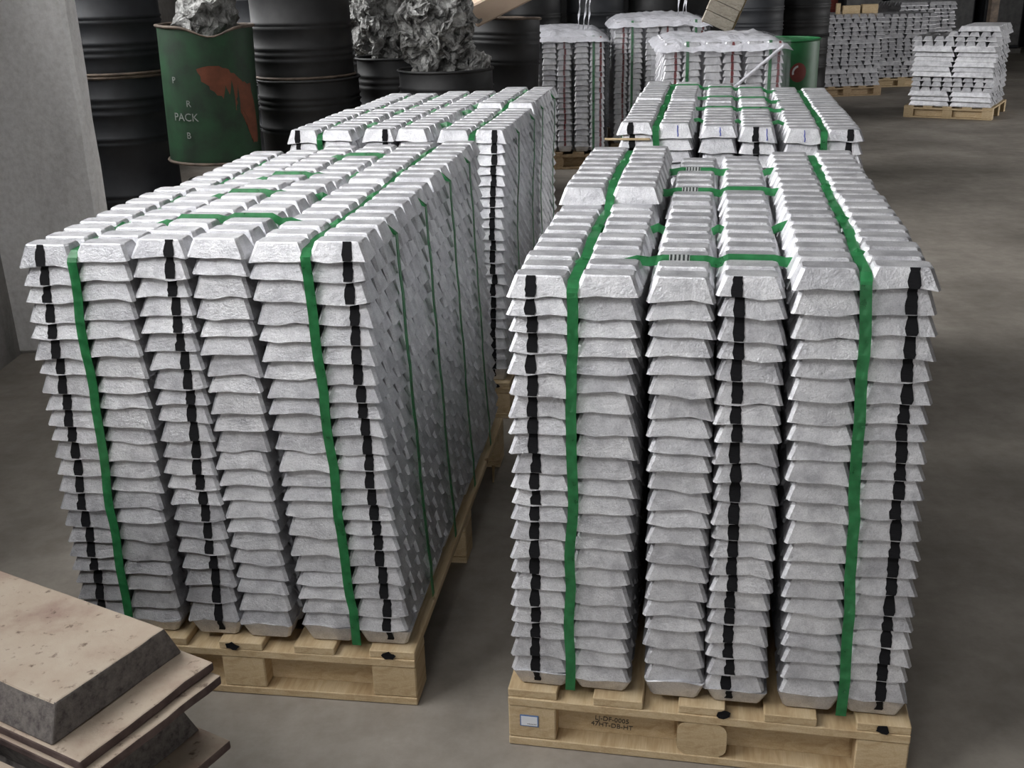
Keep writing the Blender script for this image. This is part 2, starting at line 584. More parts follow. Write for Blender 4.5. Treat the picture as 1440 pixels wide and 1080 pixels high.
class Stack:
    """one strapped block of ingots on its pallet: columns in three pairs, leaning and sagging a little"""

    def __init__(self, label, loc, yaw, h, tilt, lean, wt, wb, seed, pair_dz, pair_dy, marks, nl=NL, group=None, name='ingot_stack', cat='ingot stack'):
        self.root = thing(name, label, cat, (loc[0], loc[1], 0), yaw, group)
        self.h, self.tilt, self.lean, self.wt, self.wb = h, tilt, lean, wt, wb
        self.rng = random.Random(seed)
        self.nl = nl
        self.pair_dz, self.pair_dy = pair_dz, pair_dy
        self.marks = marks
        # layer boundaries per column: cumulative uneven thicknesses
        self.zb = []
        for c in range(6):
            u = (c + 0.5) / 6
            top = h + IH + tilt * (u - 0.5)
            th = [1 + self.rng.uniform(-0.16, 0.16) for _ in range(nl + 1)]
            s = sum(th)
            z = [HP]
            for t in th:
                z.append(z[-1] + t / s * (top - HP))
            self.zb.append(z)
        # sideways drift of a layer, per pair
        self.dx = []
        for pr in range(3):
            row, a = [], 0.0
            for l in range(nl + 1):
                a = 0.75 * a + self.rng.uniform(-0.0022, 0.0022)
                row.append(a)
            self.dx.append(row)

    def top_extra(self, c, r):
        f, b_ = self.pair_dz[c // 2]
        return f if r < NR // 2 else b_

    def place(self, c, l, r):
        """centre x, y, z0, z1 of the ingot in column c, layer l (0 = inverted bottom), row r"""
        v = l / self.nl
        w = self.wb + (self.wt - self.wb) * v
        pair = c // 2
        pitch = IL + 0.0008 + 0.0022 * (1 - v)
        gap = max(0.0, (w - 6 * pitch) / 2)
        x = -(6 * pitch + 2 * gap) / 2 + pitch * (c + 0.5) + gap * pair + self.lean * v + self.dx[pair][l]
        y = (r + 0.5) * DEP / NR + (0.006 if r >= NR // 2 else -0.004) + self.pair_dy[pair] * v
        k = (1 + self.top_extra(c, r) / (self.h - HP))
        z0 = HP + (self.zb[c][l] - HP) * k
        z1 = HP + (self.zb[c][l + 1] - HP) * k
        return x, y, z0, z1

    def build(self, individual, rows=NR, mass=True):
        """individual(c,l,r) -> True if the ingot is an object of its own; the rest become one mass part"""
        rng = self.rng
        bm = bmesh.new()
        nmass = 0
        for l in range(self.nl + 1):
            for r in range(rows):
                for c in range(6):
                    x, y, z0, z1 = self.place(c, l, r)
                    jx = rng.uniform(-0.0028, 0.0028)
                    jy = rng.uniform(-0.003, 0.003)
                    if l % 2 and 0 < r < NR - 1:
                        jy += 0.0
                    jr = rng.uniform(-0.012, 0.012)
                    th = z1 - z0
                    if individual(c, l, r):
                        me = rng.choice(ING_FLIP if l == 0 else ING)
                        o = mesh_obj('ingot', me, self.root, (x + jx, y + jy, z0), (0, 0, jr), (1, 1, th))
                        if r == 0 and c in self.marks:
                            mk = rng.choice(MARK_FLIP if l == 0 else MARK)
                            q = mesh_obj('paint_mark', mk, o, (self.marks[c] + 0.008 * (1 - l / self.nl) * (1 if self.marks[c] < 0 else -1), 0, 0))
                            if l == self.nl:
                                q['label'] = 'black paint stripe'
                    elif mass:
                        m4 = Matrix.Translation((x + jx, y + jy, z0)) @ Matrix.Rotation(jr, 4, 'Z') @ Matrix.Diagonal((1, 1, th, 1))
                        ingot_bm(rng, 0.06, 2, False, l == 0, bm, m4)
                        nmass += 1
        if nmass:
            o = mesh_obj('stacked_ingots', bm_mesh('stacked_ingots', bm, M['ingot']), self.root)
            o['kind'] = 'stuff'
            o['label'] = 'rest of the ingots in the stack'

    def gap_x(self, c, l):
        a = self.place(c, l, 0)
        b_ = self.place(c + 1, l, 0)
        return (a[0] + b_[0]) / 2

    def long_strap(self, c, width=0.021, seal_rows=(), sink=0.011):
        """strap that runs up the front, back along the top between columns c and c+1, and down the back"""
        X = Vector((1, 0, 0))
        path = []
        for l in range(0, self.nl + 1):
            z = self.place(c, l, 0)[2] + (0.012 if l else 0.004)
            path.append((Vector((self.gap_x(c, l) + 0.0015 * math.sin(l * 1.3), -0.0075 + self.pair_dy[c // 2] * l / self.nl, z)), X))
        l = self.nl
        gx = self.gap_x(c, l)
        ztop = lambda r: max(self.place(c, l, r)[3], self.place(c + 1, l, r)[3]) - sink
        path.append((Vector((gx, -0.004 + self.pair_dy[c // 2], ztop(0) - 0.014)), X))
        path.append((Vector((gx, 0.014 + self.pair_dy[c // 2], ztop(0) - 0.002)), X))
        for r in range(1, NR):
            x, y, _, _ = self.place(c, l, r)
            path.append((Vector((gx + 0.003 * math.sin(r * 0.9 + c), y, ztop(r) + 0.002 * math.sin(r * 2.1))), X))
        yb = DEP + 0.012
        path.append((Vector((gx, yb, ztop(NR - 1) - 0.02)), X))
        for l in range(self.nl, -1, -2):
            path.append((Vector((self.gap_x(c, l), yb, self.place(c, l, 0)[2] + 0.006)), X))
        s = mesh_obj('strap', bm_mesh('strap', ribbon(path, width), M['strap'], False), self.root)
        for r in seal_rows:
            x, y, _, _ = self.place(c, self.nl, r)
            mesh_obj('strap_seal', bm_mesh('strap_seal', box_bm(-0.0105, 0.0105, -0.02, 0.02, -0.002, 0.002, 0.0008), M['seal']), s, (gx + 0.003 * math.sin(r * 0.9 + c), y, ztop(r) + 0.002))
        return s

    def cross_strap(self, r, over=(2, 3), seal=None, width=0.019):
        """strap across the top in the groove behind row r; it rides over the columns in `over` and sinks into the groove elsewhere"""
        Y = Vector((0, 1, 0))
        yy = (self.place(0, self.nl, r)[1] + self.place(0, self.nl, r + 1)[1]) / 2
        l = self.nl
        path = []
        side_l, side_r = [], []
        for k in range(0, self.nl + 1):
            xl = self.place(0, k, r)[0] - IL / 2 - 0.006
            xr = self.place(5, k, r)[0] + IL / 2 + 0.006
            z = self.place(0, k, r)[2] + 0.004
            zr = self.place(5, k, r)[2] + 0.004
            side_l.append((Vector((xl, yy, z)), Y))
            side_r.append((Vector((xr, yy, zr)), Y))
        path += side_l
        tilt = Vector((0, 0.30, 0.954))
        for c in range(6):
            x, _, _, z1 = self.place(c, l, r)
            z1b = self.place(c, l, r + 1)[3]
            zt = max(z1, z1b)
            if c in over:
                for fx in (-0.46, -0.2, 0.2, 0.46):
                    path.append((Vector((x + fx * TL, yy + 0.0045, min(z1, z1b) - 0.004)), tilt))
            else:
                up_side = 1 if c + 1 in over else (-1 if c - 1 in over else 0)
                for fx in (-0.46, 0.0, 0.46):
                    d = -0.021 + 0.015 * max(0, up_side * fx) / 0.46
                    zz = zt + d
                    if up_side:
                        cn = c + up_side
                        zz = min(zz, min(self.place(cn, l, r)[3], self.place(cn, l, r + 1)[3]) - 0.006)
                    path.append((Vector((x + fx * TL, yy + 0.0035, zz)), tilt))
            if c < 5:
                gx = self.gap_x(c, l)
                nb = min(zt, max(self.place(c + 1, l, r)[3], self.place(c + 1, l, r + 1)[3]))
                path.append((Vector((gx, yy + 0.003, nb - 0.0085)), tilt))
        path += side_r[::-1]
        s = mesh_obj('strap', bm_mesh('strap', ribbon(path, width), M['strap'], False), self.root)
        if seal is not None:
            x, _, _, z1 = self.place(seal, l, r)
            z1 = max(z1, self.place(seal, l, r + 1)[3])
            bm = box_bm(-0.02, 0.02, -0.0016, 0.0016, -0.0105, 0.0105, 0.0006)
            mesh_obj('strap_seal', bm_mesh('strap_seal', bm, M['seal']), s, (x - 0.01, yy + 0.0040, min(self.place(seal, l, r)[3], self.place(seal, l, r + 1)[3]) - 0.004), (-0.305, 0, 0))
        return s


# ------------------------------------------------------------------ pallets
def text_bm(body, size, depth=0.0004):
    cu = bpy.data.curves.new('lettering', 'FONT')
    cu.body = body
    cu.size = size
    cu.align_x = 'CENTER'
    cu.align_y = 'CENTER'
    cu.extrude = depth
    cu.resolution_u = 3
    o = bpy.data.objects.new('lettering', cu)
    COL.objects.link(o)
    bpy.context.view_layer.update()
    me = bpy.data.meshes.new_from_object(o.evaluated_get(bpy.context.evaluated_depsgraph_get()))
    bpy.data.objects.remove(o, do_unlink=True)
    bpy.data.curves.remove(cu)
    bm = bmesh.new()
    bm.from_mesh(me)
    bpy.data.meshes.remove(me)
    return bm


def blot_bm(rng, r):
    bm = bmesh.new()
    n = 12
    rows = []
    for y in (-0.0012, 0.0004):
        rows.append([])
    for i in range(n):
        a = 2 * math.pi * i / n
        rr = r * rng.uniform(0.55, 1.15)
        for k, y in enumerate((-0.0012, 0.0006)):
            rows[k].append(bm.verts.new((rr * math.cos(a) * 1.25, y, rr * math.sin(a) * 0.75)))
    bm.faces.new(rows[0])
    bm.faces.new(rows[1][::-1])
    for i in range(n):
        bm.faces.new((rows[0][i], rows[0][(i + 1) % n], rows[1][(i + 1) % n], rows[1][i]))
    return bm


def make_pallet(label, loc, yaw, W, D, group=None, mat=None, blots=(), round_centre=True, sticker=False, stamp=False, h=HP, seed=1, loc_y0=-0.02, nboards=5, bw=0.108):
    """block pallet: bottom boards, nine blocks, three cross boards, deck boards running in depth"""
    mat = mat or M['pine']
    rg = random.Random(seed)
    t = thing('pallet', label, 'pallet', (loc[0], loc[1], 0), yaw, group)
    s = h / 0.1472
    zb, zk, zc = 0.021 * s, 0.105 * s, 0.126 * s
    y0, y1 = loc_y0, loc_y0 + D
    bkw, bkd = 0.105, 0.10
    xs = [-W / 2, -bkw / 2, W / 2 - bkw]
    ys = [y0, (y0 + y1) / 2 - bkd / 2, y1 - bkd]
    for y in ys:
        box('bottom_board', -W / 2, W / 2, y, y + bkd, 0.001, zb, mat, t, 0.002)
        box('cross_board', -W / 2, W / 2, y, y + bkd, zk, zc, mat, t, 0.002)
        for i, x in enumerate(xs):
            o = box('block', x, x + bkw, y + 0.002, y + bkd, zb, zk, mat, t, 0.003 if not (i == 1 and round_centre) else 0.0)
            if i == 1 and round_centre:
                bm = bmesh.new()
                bm.from_mesh(o.data)
                bmesh.ops.bevel(bm, geom=[e for e in bm.edges if abs((e.verts[0].co - e.verts[1].co).y) > 0.05], offset=0.024, segments=4, affect='EDGES', profile=0.5)
                bm.to_mesh(o.data)
                bm.free()
            if i == 0 and y == y0 and sticker:
                bm = box_bm(-0.0205, 0.0205, -0.001, 0.0006, -0.0145, 0.0145, 0)
                st = mesh_obj('sticker', bm_mesh('sticker', bm, M['sticker_blue']), o, (-0.006, -bkd / 2, 0.047))
                st['label'] = 'small white sticker with a blue border'
                bm = box_bm(-0.0180, 0.0180, -0.0008, 0.0006, -0.012, 0.012, 0)
                bm2 = bm_mesh('sticker_face', bm, M['sticker'])
                mesh_obj('sticker_face', bm2, o, (-0.006, -bkd / 2 - 0.0009, 0.047))
                bm = text_bm('......', 0.016)
                bmesh.ops.rotate(bm, verts=bm.verts, matrix=Matrix.Rotation(R90, 3, 'X'))
                mesh_obj('sticker_print', bm_mesh('sticker_print', bm, M['ink']), o, (0.0, -bkd / 2 - 0.0022, 0.044))
    # upright inner boards behind the front opening
    for x0, x1 in ((xs[0] + bkw, xs[1]), (xs[1] + bkw, xs[2])):
        o = box('inner_board', x0, x1, y0 + 0.045, y0 + 0.061, zb + 0.0005, zk - 0.0005, mat, t)
        if stamp and x0 < 0:
            for k, (txt, zz) in enumerate((('LJ-DF-0005', 0.036), ('47HT-DB-HT', 0.020))):
                bm = text_bm(txt, 0.0165)
                bmesh.ops.rotate(bm, verts=bm.verts, matrix=Matrix.Rotation(R90, 3, 'X'))
                q = mesh_obj('stamp', bm_mesh('stamp', bm, M['ink']), o, (-0.012, -0.0086, zz), (0, 0.05, 0))
                q['label'] = 'black ink stamp'
    for i in range(nboards):
        x = -W / 2 + (W - bw) * i / (nboards - 1)
        jj = rg.uniform(-0.006, 0.004) if 0 < i < nboards - 1 else 0
        o = box('deck_board', x + jj, x + bw + jj - (rg.uniform(0, 0.014) if 0 < i < nboards - 1 else 0), y0 + rg.uniform(0, 0.004), y1, zc, h - 0.0008, mat, t, 0.002)
        for (bi, bx) in blots:
            if bi == i:
                q = mesh_obj('paint_blot', bm_mesh('paint_blot', blot_bm(rg, 0.014), M['paint_black']), o, (bx, -(y1 - y0) / 2 - 0.002, 0.010))
                q['label'] = 'black paint blot'
    return t


WP, DP = 0.8393, DEP + 0.04
# ---- the four strapped stacks
R = Stack('strapped ingot stack nearest on the right, black stripes and green straps down its front',
          (0.3883, 1.8688), -0.1934, 1.0471, 0.0265, -0.013, 0.779, 0.8219, 11,
          ((-0.006, 0.028), (-0.012, -0.010), (0.004, 0.0)), (0.0, 0.004, -0.003), {0: -0.017, 3: -0.024, 5: 0.018},
          group='strapped ingot stacks')
R.build(lambda c, l, r: r == 0 or l == R.nl or (l == R.nl - 1 and r in (1, 9)) or (l >= R.nl - 6 and r == 1))
L = Stack('strapped ingot stack nearest on the left with its grey woven-looking right flank in view',
          (-0.6535, 2.1528), -0.1489, 1.0569, 0.0213, -0.0094, 0.763, 0.8219, 12,
          ((0.004, -0.008), (0.010, 0.0), (0.0, 0.004)), (0.0, 0.003, -0.002), {0: -0.012, 2: 0.022, 5: 0.020},
          group='strapped ingot stacks')
L.build(lambda c, l, r: r == 0 or l == L.nl or (c == 5 and l >= L.nl - 7 and r <= 9) or (c in (1, 3) and l == L.nl - 1 and r < 8))
B = Stack('strapped ingot stack behind the left one, its right flank showing through the aisle',
          (-0.417, 3.8855), -0.1813, 1.0487, 0.0001, 0.0204, 0.8124, 0.8219, 13,
          ((0.0, -0.008), (0.004, 0.0), (0.0, 0.016)), (0.0, 0.002, 0.0), {0: -0.022, 2: 0.024, 5: 0.016},
          group='strapped ingot stacks')
B.build(lambda c, l, r: l == B.nl or (r == 0 and c >= 4) or (r == 0 and l >= B.nl - 2) or (c == 5 and r < 12 and l >= B.nl - 10))
Q = Stack('strapped ingot stack behind the right one with short blue strokes on its front edge',
          (0.7616, 3.5365), -0.1945, 1.0771, -0.0221, 0.0, 0.7924, 0.8219, 14,
          ((0.004, 0.010), (0.0, 0.004), (0.0, -0.004)), (0.0, 0.004, -0.002), {0: -0.018, 3: -0.006, 5: 0.018},
          group='strapped ingot stacks')
Q.build(lambda c, l, r: l == Q.nl or (r == 0 and l >= Q.nl - 5) or (c == 5 and r < 10 and l >= Q.nl - 5))
for c in (1, 2, 3, 4):
    x, y, z0, z1 = Q.place(c, Q.nl, 0)
    best = min((o for o in Q.root.children if o.name.startswith('ingot')), key=lambda o: (o.location - Vector((x, y, z0))).length)
    q = mesh_obj('paint_mark', MARK_BLUE[c % 2], best, ((0.012, 0.006, 0.032, 0.004)[c - 1], 0, 0), (0, -0.004, 0))
    q['label'] = 'short blue pen stroke'
R.long_strap(0, seal_rows=(6,))
R.long_strap(4)
for r, ov, se in ((1, (2, 3), 2), (5, (), None), (10, (2, 3), 2), (14, (2,), 2)):
    R.cross_strap(r, ov, se)
L.long_strap(0, sink=0.015)
L.long_strap(4, sink=0.015)
for r, ov in ((2, (2, 3)), (6, (2,)), (10, (2,)), (14, (3,))):
    L.cross_strap(r, ov)
B.long_strap(0, sink=0.015)
B.long_strap(4, sink=0.015)
for r in (2, 7, 10, 15):
    B.cross_strap(r, ())
Q.long_strap(0)
Q.long_strap(4)
for r, ov in ((2, ()), (6, (2, 3)), (10, (2, 3)), (15, (1, 2, 3))):
    Q.cross_strap(r, ov, width=0.013)

pg = 'pine block pallets under the strapped stacks'
make_pallet('pine pallet under the nearest right ingot stack, white sticker on its corner block', (0.3883, 1.8688), -0.1934, WP, DP, pg, blots=((4, -0.004), (2, 0.046)), sticker=True, stamp=True, seed=2)
make_pallet('pine pallet under the nearest left ingot stack, partly hidden by pinkish cast blocks', (-0.6535, 2.1528), -0.1489, WP, DP, pg, blots=((4, -0.006), (2, -0.02)), round_centre=False, seed=3)
make_pallet('pine pallet under the stack behind the left one, glimpsed through the aisle', (-0.417, 3.8855), -0.1813, WP, DP, pg, blots=((4, 0.0),), seed=4)
make_pallet('pallet under the stack behind the right one', (0.7616, 3.5365), -0.1945, WP, DP, pg, seed=5)

# ------------------------------------------------------------------ film-wrapped stacks
def wrapped(label, loc, yaw, seed, nl, top_bulge, spike=True, scale=1.0):
    S = Stack(label, loc, yaw, HP + 0.0455 * nl, 0.0, 0.0, 0.80, 0.81, seed, ((0, 0), (0, 0), (0, 0)), (0, 0, 0), {}, nl=nl,
              group='film-wrapped ingot stacks', name='wrapped_ingot_stack')
    rows = 14
    S.build(lambda c, l, r: (r == 0 and l >= 0) or (l == nl and r < 3), rows=rows)
    rg = random.Random(seed)
    for c, dx in ((0, 0.02), (3, 0.0), (5, 0.03)):
        for l in range(1, nl + 1):
            x, y, z0, z1 = S.place(c, l, 0)
            best = min((o for o in S.root.children if o.name.startswith('ingot')), key=lambda o: (o.location - Vector((x, y, z0))).length)
            mesh_obj('paint_mark', rg.choice(MARK_RED), best, (dx, 0, 0))
    d = rows * DEP / NR
    X = Vector((1, 0, 0))
    for c in (1, 5):
        pth = []
        xx = S.place(c, nl, 0)[0] - 0.03
        for l in range(nl + 1):
            pth.append((Vector((xx, -0.008, S.place(c, l, 0)[2] + 0.01)), X))
        zt = S.place(c, nl, 0)[3] + 0.003
        pth.append((Vector((xx, 0.01, zt)), X))
        pth.append((Vector((xx, d, zt)), X))
        mesh_obj('strap', bm_mesh('strap', ribbon(pth, 0.02), M['strap']), S.root)
    # film: side skirt and a loose top sheet
    zt = S.place(0, nl, 0)[3]
    bm = bmesh.new()
    hw = 0.43
    per = []
    npx, npy = 20, 20
    for i in range(npx):
        per.append((-hw + 2 * hw * i / npx, -0.035))
    for i in range(npy):
        per.append((hw, -0.035 + (d + 0.07) * i / npy))
    for i in range(npx):
        per.append((hw - 2 * hw * i / npx, d + 0.035))
    for i in range(npy):
        per.append((-hw, d + 0.035 - (d + 0.07) * i / npy))
    nz = 12
    grid = []
    for k in range(nz + 1):
        z = HP + 0.02 + (zt + 0.005 - HP - 0.02) * k / nz
        row = []
        for (x, y) in per:
            nv = noise.noise_vector(Vector((x * 6 + seed, y * 6, z * 4)))
            row.append(bm.verts.new((x + nv.x * 0.016, y + nv.y * 0.016, z)))
        grid.append(row)
    n = len(per)
    for a, b_ in zip(grid, grid[1:]):
        for i in range(n):
            bm.faces.new((a[i], a[(i + 1) % n], b_[(i + 1) % n], b_[i]))
    mesh_obj('film_wrap', bm_mesh('film_wrap', bm, M['film'], True), S.root)['label'] = 'clear plastic film around the sides'
    bm = bmesh.new()
    nx, ny = 26, 22
    vs = {}
    for i in range(nx + 1):
        for j in range(ny + 1):
            u, v = i / nx, j / ny
            x = -hw - 0.02 + (2 * hw + 0.04) * u
            y = -0.05 + (d + 0.10) * v
            e = min(u, 1 - u, v * 1.0, 1 - v) * 7
            z = zt - 0.055 + 0.075 * min(1, e) ** 0.6 + top_bulge * math.sin(math.pi * u) * (0.4 + 0.6 * v)
            z += 0.020 * noise.noise(Vector((x * 8, y * 8, seed))) + 0.012 * noise.noise(Vector((x * 21, y * 21, seed)))
            vs[i, j] = bm.verts.new((x, y, z))
    for i in range(nx):
        for j in range(ny):
            bm.faces.new((vs[i, j], vs[i + 1, j], vs[i + 1, j + 1], vs[i, j + 1]))
    mesh_obj('film_top', bm_mesh('film_top', bm, M['film_top'], True), S.root)['label'] = 'milky plastic sheet folded over the top'
    if spike:
        for k in range(3):
            pth = []
            a = rg.uniform(-0.4, 0.4)
            for q in range(7):
                f = q / 6
                pth.append((Vector((0.18 + 0.045 * k + a * 0.14 * f + 0.003 * math.sin(q * 2 + k), 0.35 + 0.05 * k, zt + top_bulge * 0.7 + 0.26 * f)), Vector((math.cos(q), math.sin(q), 0))))
            mesh_obj('film_tail', bm_mesh('film_tail', ribbon(pth, 0.018), M['film_top'], True), S.root)
    return S


S1 = wrapped('film-wrapped ingot stack next to the dark drum, red stripes under the plastic', (0.45, 9.35), -0.06, 21, 20, 0.05)
S2 = wrapped('tallest film-wrapped ingot stack between the two other wrapped ones', (1.37, 9.75), -0.06, 22, 22, 0.03)
S3 = wrapped('film-wrapped ingot stack directly behind the blue-marked stack, film folded diagonally', (1.47, 7.42), -0.08, 23, 21, 0.0, False)
# diagonal fold of film across the front of the third one
pth = []
for q in range(13):
    f = q / 12
    pth.append((Vector((0.08 + 0.31 * f, -0.05 - 0.006 * math.sin(q * 1.7), 0.86 + 0.26 * f)), Vector((0.6, 0, -0.8))))
mesh_obj('film_fold', bm_mesh('film_fold', ribbon(pth, 0.022, 0.004), M['film_top'], True), S3.root)
for st, lab in ((S1, 'orange pallet under the wrapped stack next to the dark drum'), (S2, 'pallet under the tallest wrapped stack'), (S3, 'pallet under the wrapped stack behind the blue-marked stack')):
    lo = st.root.location
    make_pallet(lab, (lo.x, lo.y), st.root.rotation_euler.z, WP, 1.12, 'pallets under the wrapped stacks', M['old_wood'], seed=int(lo.x * 10))

# ------------------------------------------------------------------ drums
def lathe_bm(profile, seg=40, dent=0.0, seed=0, bm=None, cap_low=True, cap_top=True, notch=None):
    bm = bm or bmesh.new()
    rows = []
    for (r, z) in profile:
        row = []
        for i in range(seg):
            a = 2 * math.pi * i / seg
            p = Vector((r * math.cos(a), r * math.sin(a), z))
            if dent:
                nv = noise.noise(Vector((p.x * 4 + seed, p.y * 4, z * 3)))
                p.x *= 1 + dent * nv
                p.y *= 1 + dent * nv
                p.z += dent * 0.5 * noise.noise(Vector((p.x * 5, p.y * 5, seed + 9.0))) * (z / 0.88) ** 6
            if notch is not None:
                da = (a - notch + math.pi) % (2 * math.pi) - math.pi
                p.z -= 0.055 * math.exp(-(da / 0.4) ** 2) * max(0, (z / 0.76)) ** 8
            row.append(bm.verts.new(p))
        rows.append(row)
    for a, b_ in zip(rows, rows[1:]):
        for i in range(seg):
            bm.faces.new((a[i], a[(i + 1) % seg], b_[(i + 1) % seg], b_[i]))
    if cap_low:
        bm.faces.new(rows[0][::-1])
    if cap_top:
        bm.faces.new(rows[-1])
    return bm


def drum(label, x, y, z, rad, h, mat, seed, dent=0.0, open_top=False, ribs=True, rim_mat=None, group='steel drums along the left wall', notch=None):
    t = thing('steel_drum', label, 'drum', (x, y, z), seed * 0.7, group)
    prof = [(rad * 0.985, 0.0), (rad, 0.02), (rad, 0.05 * h)]
    zs = [0.05 * h]
    if ribs:
        for zc in (0.12, 0.16, 0.20, 0.33, 0.36, 0.64, 0.67, 0.80, 0.84, 0.88):
            z0 = zc * h
            prof += [(rad, z0 - 0.010), (rad + 0.010, z0), (rad, z0 + 0.010)]
    prof += [(rad, h - 0.03), (rad, h - 0.012)]
    prof = sorted(prof, key=lambda q: q[1])
    body = mesh_obj('drum_body', bm_mesh('drum_body', lathe_bm(prof, 44, dent, seed, cap_top=False, notch=notch), mat, True), t)
    rp = []
    for k in range(9):
        a = 2 * math.pi * k / 8
        rp.append((rad + 0.004 + 0.009 * math.cos(a), h - 0.009 + 0.009 * math.sin(a)))
    mesh_obj('rim', bm_mesh('rim', lathe_bm(rp, 44, dent, seed, cap_low=False, cap_top=False, notch=notch), rim_mat or mat, True), t)
    rp = [(q[0], q[1] - h + 0.018) for q in rp]
    mesh_obj('rim', bm_mesh('rim', lathe_bm(rp, 44, 0, seed, cap_low=False, cap_top=False), rim_mat or mat, True), t)
    lz = h - 0.25 if open_top else h - 0.02
    mesh_obj('lid' if not open_top else 'fill_surface', bm_mesh('lid', lathe_bm([(rad * 0.98, lz - 0.01), (rad * 0.98, lz)], 44), mat, False), t)
    return t


def lump(label, x, y, z, r, squash, seed, spiky=0.5, sub=4, group='dross lumps on the drums'):
    bm = bmesh.new()
    bmesh.ops.create_icosphere(bm, subdivisions=sub, radius=1)
    for v in bm.verts:
        p = v.co.copy()
        sv = Vector((seed, seed * 0.7, 0))
        f = 0.85 + 0.30 * noise.fractal(p * 1.5 + sv, 1.0, 2.0, 3)
        q = Vector((p.x * f, p.y * f, p.z * f * squash))
        for fr, am in ((2.6, 0.42), (5.5, 0.30), (11.0, 0.17), (21.0, 0.08)):
            if fr > 15 and sub < 5:
                continue
            q += noise.noise_vector(p * fr + sv) * am * spiky
        v.co = q * r
    lo = min(v.co.z for v in bm.verts)
    for v in bm.verts:
        v.co.z -= lo
        if v.co.z < 0.15 * r:
            v.co.z *= 0.3
    return tag(mesh_obj('dross_lump', bm_mesh('dross_lump', bm, M['dross']), None, (x, y, z)), label, 'scrap metal', group)


def wrap_text(t, body, size, rad, ang, z, mat, seed_rot):
    bm = text_bm(body, size, 0.0006)
    for v in bm.verts:
        a = ang + v.co.x / rad
        rr = rad + 0.0025 + v.co.z
        v.co = Vector((rr * math.cos(a), rr * math.sin(a), z + v.co.y))
    return mesh_obj('lettering', bm_mesh('lettering', bm, mat), t)


# dark drums left, two high
drum('dark drum on the floor beside the concrete column, under another drum', -2.35, 6.75, 0.0, 0.29, 1.10, M['drum_blue'], 1, rim_mat=M['rust'])
drum('dark blue-black drum stacked on top beside the concrete column', -2.345, 6.75, 1.10, 0.29, 0.9, M['drum_blue'], 2, 0.0, rim_mat=M['rust'])
# battered green drum on a heap
g = drum('battered green drum with a red-brown patch and faded white letters', -1.713, 6.4, 0.62, 0.265, 0.76, M['drum_green'], 3, 0.035, True, ribs=False, rim_mat=M['rust'], notch=-1.25)
g.rotation_euler = (0.0, 0.03, 0)


def patch_on_drum(t, rad, outline, mat, name, off=0.0022, dent=0.0, seed=0):
    """thin painted patch following the drum wall; outline is (angle, z) around its centre"""
    bm = bmesh.new()
    cx = sum(p[0] for p in outline) / len(outline)
    cz = sum(p[1] for p in outline) / len(outline)
    K = 7
    rings = []
    for k in range(K + 1):
        f = k / K
        row = []
        for (a, z) in outline:
            aa, zz = cx + (a - cx) * f, cz + (z - cz) * f
            p = Vector((rad * math.cos(aa), rad * math.sin(aa), zz))
            if dent:
                nv = noise.noise(Vector((p.x * 4 + seed, p.y * 4, zz * 3)))
                p.x *= 1 + dent * nv
                p.y *= 1 + dent * nv
            rr = math.hypot(p.x, p.y)
            p.x *= (rr + off) / rr
            p.y *= (rr + off) / rr
            row.append(p)
            if k == 0:
                break
        rings.append([bm.verts.new(q) for q in row])
    n = len(outline)
    for i in range(n):
        bm.faces.new((rings[0][0], rings[1][i], rings[1][(i + 1) % n]))
    for a, b_ in zip(rings[1:], rings[2:]):
        for i in range(n):
            bm.faces.new((a[i], b_[i], b_[(i + 1) % n], a[(i + 1) % n]))
    return mesh_obj(name, bm_mesh(name, bm, mat, True), t)


rgp = random.Random(5)
base = -math.pi / 2 + 0.25
out = [(-0.25, 0.53), (0.1, 0.55), (0.35, 0.54), (0.55, 0.50), (0.75, 0.46), (0.95, 0.44), (1.1, 0.30), (1.12, 0.12), (0.95, 0.11), (0.86, 0.24), (0.62, 0.28), (0.42, 0.34), (0.2, 0.38), (0.02, 0.42), (-0.14, 0.47)]
jag = []
for (a0, h0), (a1, h1) in zip(out, out[1:] + out[:1]):
    for f in (0.0, 0.33, 0.66):
        jag.append((base + a0 + (a1 - a0) * f + rgp.uniform(-0.03, 0.03), h0 + (h1 - h0) * f + rgp.uniform(-0.008, 0.008)))
p = patch_on_drum(g, 0.265, jag, M['red_oxide'], 'paint_patch', 0.005, 0.035, 3)
p['label'] = 'red-brown primer patch'
for body, sz, ang, z in (('PACK', 0.062, -0.42, 0.27), ('R', 0.05, -0.32, 0.345), ('B', 0.05, -0.38, 0.17), ('P', 0.05, -0.62, 0.47)):
    q = wrap_text(g, body, sz, 0.274, -math.pi / 2 + ang + 0.1, z, M['white_paint'], 0)
lump('rough grey dross lump sitting in the green drum', -1.68, 6.4, 1.22, 0.19, 1.1, 4.2, 0.35)
lump('low heap of dross under the green drum', -1.73, 6.4, 0.0, 0.27, 1.3, 8.8, 0.3).scale = (1.0, 1.0, 0.86)
